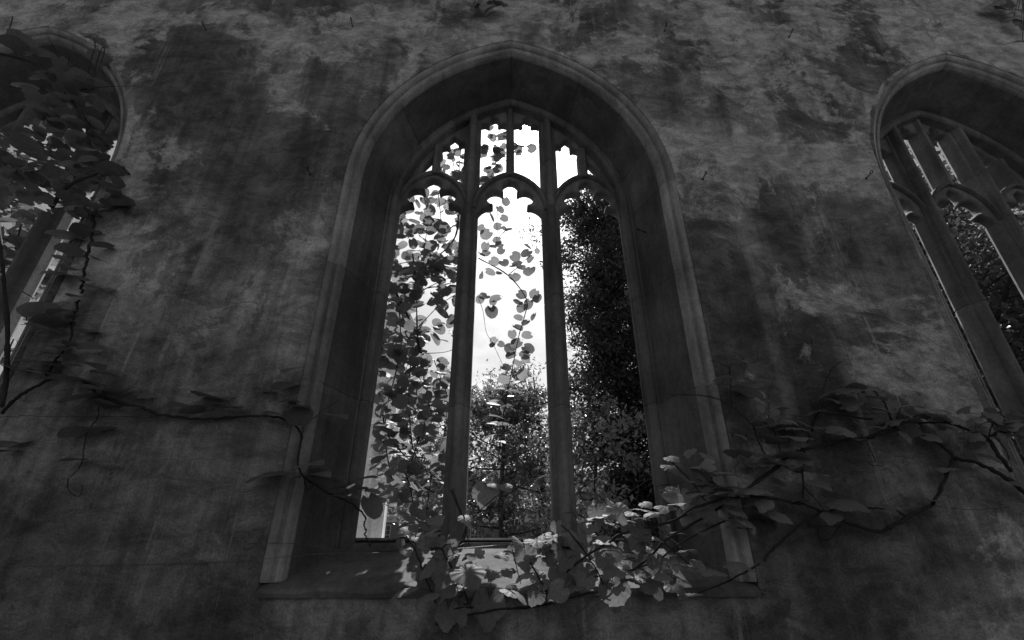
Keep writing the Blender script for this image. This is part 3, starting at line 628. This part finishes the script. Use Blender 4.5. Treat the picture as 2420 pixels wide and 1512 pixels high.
RLF = [(305,360,150,'f'),(480,425,200,'f'),(430,230,120,'d'),(1150,430,200,'f'),(1060,500,100,'d'),(1180,530,170,'f'),(1280,430,130,'f'),(1550,540,160,'f'),(800,690,250,'f'),(1050,700,80,'d'),(1150,710,160,'f'),(800,750,230,'f'),(600,680,150,'f'),(760,870,260,'f'),(440,740,90,'d'),(420,850,200,'f'),(560,940,160,'f'),
 (1690,600,150,'f'),(1880,620,140,'d'),(2170,645,130,'f'),(2260,670,140,'f'),(2090,870,180,'f'),(1820,960,160,'f'),(1130,1190,220,'f'),(960,1060,150,'d'),(1100,1020,150,'f'),(1020,1010,50,'b'),(1440,1225,100,'d'),(1760,1180,140,'f'),(700,640,200,'f'),(560,650,140,'f'),(950,580,150,'f'),(1380,560,150,'f'),(1450,640,170,'f'),
 (1300,680,150,'f'),(640,760,150,'f'),(700,1290,160,'d'),(340,1090,200,'f'),(540,1100,170,'f'),(220,1130,180,'f'),(160,980,170,'f'),(330,990,150,'f'),(1050,1280,120,'d'),(650,920,170,'f'),(1560,1220,100,'f'),(2290,1060,100,'d'),(2300,1200,120,'f'),(1000,470,120,'f'),(1220,420,140,'f'),(1640,620,140,'f'),(1780,620,120,'f'),(760,640,110,'f'),(870,660,120,'f'),
 (1350,480,120,'f'),(850,960,140,'f'),(400,1240,150,'d'),(230,1270,130,'d'),(480,1320,140,'d'),(1180,1110,110,'f'),(720,560,90,'f'),(2330,640,120,'f')]
for x, y, w, k in RLF:
    p = at(*c8(x, y), rg.uniform(-.2, -.07)); sz = w*.35154/FPX*(p-CAM).dot(FW)
    n, d = {'b': (Vector((0, -.5, 1)), Vector((.5, -1, -.5))), 'f': (Vector((0, -.22, 1)), Vector((rg.choice((-1, 1)), -.6, -.2))), 'd': (Vector((0, -.5, .9)), Vector((rg.uniform(-.8, .8), -.5, -.8)))}[k]
    leaf(vR, rg.choice(GL), p, sz*rg.uniform(.75, 1.05), n+rv(rg, .26), d+rv(rg, .35))
for i in range(70):
    x, y = rg.choice(((rg.uniform(450, 1700), rg.uniform(480, 900)), (rg.uniform(100, 900), rg.uniform(850, 1300)), (rg.uniform(1700, 2340), rg.uniform(560, 760))))
    leaf(vR, rg.choice(GL), at(*c8(x, y), rg.uniform(-.16, -.05)), rg.uniform(.05, .11), Vector((0, -.35, .8))+rv(rg, .4), Vector((rg.uniform(-1, 1), -.4, rg.uniform(-1, .2))))
for i in range(14):
    x, y = rg.uniform(300, 2200), rg.uniform(500, 1250); tendril(vR, at(*c8(x, y), -.07), (rg.uniform(-1, 1), -.1, rg.uniform(-1, .2)), rg, rg.uniform(.06, .16))
# --- sprigs that hang into the picture from above
for pts, loc, lab in (([(1130,2,.16),(1150,10,.2),(1170,4,.18),(1158,18,.14),(1120,10,.12),(1185,8,.14)], (1150,-40), 'small dark leafy sprig hanging above the point of the middle arch'),
                      ([(2345,8,.2),(2362,16,.16),(2405,22,.2),(2395,40,.18),(2412,52,.16),(2380,4,.2),(2415,95,.16)], (2400,-60), 'small dark leafy sprig hanging in the top right corner')):
    p0 = at(*loc, -.05); e = tag(empty('ivy_sprig', p0), lab, 'vine', 'ivy sprigs at the top of the wall')
    for x, y, s in pts:
        p = at(x, y, -.12); stem(e, [p0, p0.lerp(p, .55)+Vector((0, -.05, 0)), p], .005, .003, rg, k=3, n=4)
        leaf(e, rg.choice(GL), p, s, Vector((0, -.8, .5))+rv(rg, .25), Vector((rg.uniform(-.6, .6), 0, -1)))

# ------------------------------------------------------------------ iron hooks and training wires on the wall
def hook_mesh():
    sh = tube(catmull([(0, .03, 0), (0, -.05, .004), (0, -.10, .012)], 3), .008, .007, 6)
    ring = [Vector((.0, -.122+.024*math.cos(a), .014+.024*math.sin(a))) for a in [2*math.pi*i/12 for i in range(13)]]
    pl = []
    for i in range(8):
        a = 2*math.pi*i/8; pl.append((.022*math.cos(a), -.004, .022*math.sin(a)))
    return mesh('eye_bolt', *join([sh, tube(ring, .007, .007, 5)]), smooth=True), mesh('plate', pl, [tuple(range(8))[::-1]])
HM, HP = hook_mesh()
for x, y, lab in ((487,72,'rusty eye bolt in the wall above the left pier'),(833,62,'rusty eye bolt in the wall up and left of the middle arch'),(733,413,'rusty eye bolt beside the left springing of the middle arch'),(305,412,'rusty eye bolt beside the leafy leftmost arch'),
                  (1570,74,'rusty eye bolt in the wall up and right of the middle arch'),(1864,88,'rusty eye bolt high between the middle and right arches'),(1660,424,'rusty eye bolt beside the right springing of the middle arch'),(2046,422,'rusty eye bolt beside the springing of the rightmost arch'),
                  (1523,548,'rusty eye bolt in the right reveal of the middle window')):
    in_reveal = x == 1523
    p = at(x, y, .3 if in_reveal else 0); e = tag(empty('eye_bolt', p), lab, 'hook', 'iron eye bolts in the wall')
    for me, nm in ((HM, 'shank'), (HP, 'washer')):
        if not me.materials: me.materials.append(M_IRON)
        o = bpy.data.objects.new(nm, me); COL.objects.link(o); o.parent = e; o.scale = (.6,)*3
        if in_reveal: o.rotation_euler = (0, 0, R(-70))
def wire(P, lab, r=.0018):
    p = [at(x, y, Y) for x, y, Y in P]; v, f = tube(catmull(p, 6), r, r, 4); o = link('training_wire', mesh('training_wire', v, f, True), M_WIRE); tag(o, lab, 'wire', 'training wires')
wire([(-30,1338,-.03),(300,1334,-.02),(560,1325,-.02),(760,1308,-.06),(900,1306,-.08),(1080,1296,-.10),(1270,1280,-.12),(1330,1276,-.12)], 'thin pale wire stretched across the wall and the front of the sill')
wire([(590,1282,-.012),(700,1285,.05),(800,1300,.3)], 'short thin wire across the left jamb near the sill')

# ------------------------------------------------------------------ trees beyond the wall
def leaf_cloud(name, centres, per, spread, size, seed, mat, root, flat=.8):
    rs = np.random.RandomState(seed); C = np.array(centres, dtype=float)
    n = len(C)*per; ctr = np.repeat(C, per, axis=0)
    p = ctr[:, :3]+rs.normal(0, 1, (n, 3))*ctr[:, 3:4]*spread*np.array([1, 1, .8])
    s = size*rs.uniform(.6, 1.25, (n, 1))
    nr = rs.normal(0, 1, (n, 3))+np.array([0, 0, flat]); nr /= np.linalg.norm(nr, axis=1, keepdims=True)
    d = rs.normal(0, 1, (n, 3))+np.array([0, 0, -.35]); d -= nr*np.sum(d*nr, axis=1, keepdims=True); d /= np.linalg.norm(d, axis=1, keepdims=True)
    x = np.cross(d, nr)
    a = p-d*s*.5; b = p+x*s*.24+nr*s*.06; c = p+d*s*.5; e = p-x*s*.24+nr*s*.06
    v = np.stack([a, b, c, e], 1).reshape(-1, 3)-np.array(root.location)
    me = bpy.data.meshes.new(name); me.vertices.add(n*4); me.vertices.foreach_set('co', v.ravel())
    me.loops.add(n*6); me.polygons.add(n*2)
    i = np.arange(n)[:, None]*4; li = np.concatenate([i, i+1, i+2, i, i+2, i+3], 1).ravel()
    me.loops.foreach_set('vertex_index', li.astype(np.int32)); me.polygons.foreach_set('loop_start', np.arange(n*2, dtype=np.int32)*3)
    me.update(calc_edges=True); me.validate(); me.materials.append(mat)
    o = bpy.data.objects.new(name, me); COL.objects.link(o); o.parent = root; tag(o, kind='stuff'); return o
def tree(label, base, height, r, limbs, clumps, per, spread, size, mat, seed, lean=0., z_low=.25, width=None, group='trees beyond the wall', shape=None, dead=0):
    rg = random.Random(seed); root = tag(empty('broadleaf_tree' if mat is M_FARLEAF else 'evergreen_tree', base), label, 'tree', group)
    bz = Vector(base)
    tp = [bz+Vector((lean*t*height+rg.uniform(-.06, .06)*height*.2, rg.uniform(-.05, .05)*height*.2, t*height*.92)) for t in (0, .2, .4, .6, .8, 1)]
    stem(root, tp, r, r*.18, rg, 'trunk', M_TRUNK, k=5, n=8)
    tips = []; W = width or height*.3
    for i in range(limbs):
        t = z_low*.7+(.95-z_low*.7)*(i+.5)/limbs; k = t*5; j = min(4, int(k)); s = tp[j].lerp(tp[j+1], k-j)
        an = i*2.4+rg.uniform(-.5, .5); prof = shape(t) if shape else math.sqrt(max(.05, 1-((t-.55)/.55)**2))
        ln = W*prof*rg.uniform(.6, 1.15)
        e = s+Vector((math.cos(an)*ln, math.sin(an)*ln, ln*rg.uniform(.1, .5))); m = s.lerp(e, .5)+Vector((rg.uniform(-.1, .1), rg.uniform(-.1, .1), -.06*ln+rg.uniform(-.1, .1)))*1.
        stem(root, [s, m, e], r*.4*(1-t*.6), r*.07, rg, 'limb', M_TRUNK, k=5, n=5)
        tips.append((s, m, e, ln))
    C = []; tw = []
    for i in range(clumps):
        s, m, e, ln = rg.choice(tips); t = rg.uniform(.25, 1.08); p = s.lerp(m, t*2) if t < .5 else m.lerp(e, t*2-1)
        q = p+Vector((rg.gauss(0, .3), rg.gauss(0, .3), rg.gauss(.05, .22)))*max(.5, ln*.55)
        C.append((q.x, q.y, q.z, rg.uniform(.5, 1.25)))
        if rg.random() < .5: tw.append(tube([p, p.lerp(q, .5)+Vector((rg.uniform(-.1, .1),)*3), q], .022*r/.2, .006, 4))
    if tw:
        v, f = join(tw); v = [q-Vector(base) for q in v]; o = bpy.data.objects.new('twigs', mesh('twigs', v, f)); o.data.materials.append(M_TRUNK); COL.objects.link(o); o.parent = root; tag(o, kind='stuff')
    leaf_cloud('foliage', C, per, spread, size, seed, mat, root)
    return root
def gz(x, y, Y): p = at(x, y, Y); return (p.x, p.y, 0)
# dark evergreen in the right light, tall and columnar
b = gz(1503, 1250, 8.5)
col_shape = lambda t: ((.45 if t < .38 else .95) if t < .78 else max(.3, .95-(t-.78)*2.6))*(1+.22*math.sin(t*23+1.2))*(.62 if .46 < t < .6 else 1)
tree('tall dense evergreen tree standing in the right light of the middle window', b, 13.0, .2, 64, 760, 100, .22, .12, M_DARKLEAF, 5, 0, .08, 1.95, shape=col_shape)
b = gz(1600, 1250, 9.5)
tree('second dark evergreen tree mostly hidden behind the right jamb', b, 14.5, .26, 44, 520, 90, .30, .12, M_DARKLEAF, 15, 0, .1, 2.2, shape=col_shape)
# magnolias along the bottom of the lights: crowns carried high on bare stems
tree('leafy tree with glossy leaves rising behind the middle light', gz(1300, 1270, 11), 7.2, .13, 22, 125, 75, .20, .15, M_FARLEAF, 8, -.05, .5, 2.3)
tree('slender leafy tree low in the middle light beside the left mullion', gz(1195, 1270, 9), 6.0, .10, 20, 95, 75, .20, .14, M_FARLEAF, 12, -.02, .48, 1.6)
tree('leafy tree behind the climber in the left light', gz(1030, 1270, 11), 6.6, .13, 18, 105, 70, .22, .15, M_FARLEAF, 18, .02, .5, 2.2)
tree('leafy tree low in the right light in front of the evergreen', gz(1400, 1270, 8), 5.2, .09, 16, 75, 70, .20, .14, M_FARLEAF, 22, .04, .4, 1.6)
tree('dark broad tree seen through the lights of the rightmost window', (9.5, 6.5, 0), 10, .3, 44, 700, 60, .5, .17, M_DARKLEAF, 27, 0, .08, 4.2)
tree('dark tree behind the right pier, seen through the rightmost window', (13.8, 8.0, 0), 11.5, .3, 40, 600, 60, .5, .17, M_DARKLEAF, 29, 0, .08, 4.4)

# ------------------------------------------------------------------ pale stone pier and brick building outside
pier = tag(empty('stone_pier', gz(868, 1290, 4.2)), 'pale stone pier with a sunlit face seen low in the left light', 'pier')
pl = pier.location
def part(root, name, bl, mat, rot=0):
    o = link(name, boxes(name, bl), mat); o.parent = root; o.rotation_euler.z = rot; return o
part(pier, 'shaft', [(-.2, .2, -.5, .5, 1.66, 5.0)], M_PALE, R(10)); part(pier, 'plinth', [(-.3, .3, -.62, .6, 0, 1.655)], M_PALE, R(10)); part(pier, 'capital', [(-.27, .27, -.57, .57, 5.003, 5.2)], M_PALE, R(10))
BY = 46.
def bx(x): return at(x, 1260, BY).x
bld = tag(empty('brick_building', (bx(1150), BY, 0)), 'long brick building with sash windows and stone bands low behind the trees', 'building')
ox = bld.location.x
part(bld, 'facade', [(-32, 40, 0, 10, 0, 8.6)], M_BRICK)
part(bld, 'stone_band', [(-32, 40, -.12, -.001, 1.3, 2.0)], M_TRIM); part(bld, 'stone_band', [(-32, 40, -.25, -.001, 4.7, 5.0), (-32, 40, -.12, -.001, 4.3, 4.697)], M_PALE)
part(bld, 'cornice', [(-32.3, 40.3, -.5, 10.3, 8.603, 9.0), (-32.2, 40.2, -.3, -.002, 8.2, 8.6)], M_PALE)
pane = boxes('pane', [(-.5, .5, -.03, -.006, 0, 1.6)]); pane.materials.append(M_GLASS)
bars = [(-.58, -.5, -.09, -.004, -.08, 1.68), (.5, .58, -.09, -.004, -.08, 1.68), (-.5, .5, -.09, -.004, 1.6, 1.68), (-.5, .5, -.09, -.004, -.08, 0), (-.5, .5, -.07, -.032, .77, .83)] + [(x-.018, x+.018, -.06, -.032, 0, .769) for x in (-.17, .17)] + [(x-.018, x+.018, -.06, -.032, .831, 1.6) for x in (-.17, .17)] + [(-.5, -.189, -.055, -.032, z-.016, z+.016) for z in (.4, 1.2)] + [(-.151, .151, -.055, -.032, z-.016, z+.016) for z in (.4, 1.2)] + [(.189, .5, -.055, -.032, z-.016, z+.016) for z in (.4, 1.2)]
fr = boxes('frame', bars); fr.materials.append(M_TRIM)
for zz in (2.4, 5.8):
    for i in range(24):
        x = -30+i*2.9
        o = link('window', pane, M_GLASS); o.parent = bld; o.location = (x, 0, zz)
        q = bpy.data.objects.new('frame', fr); COL.objects.link(q); q.parent = o
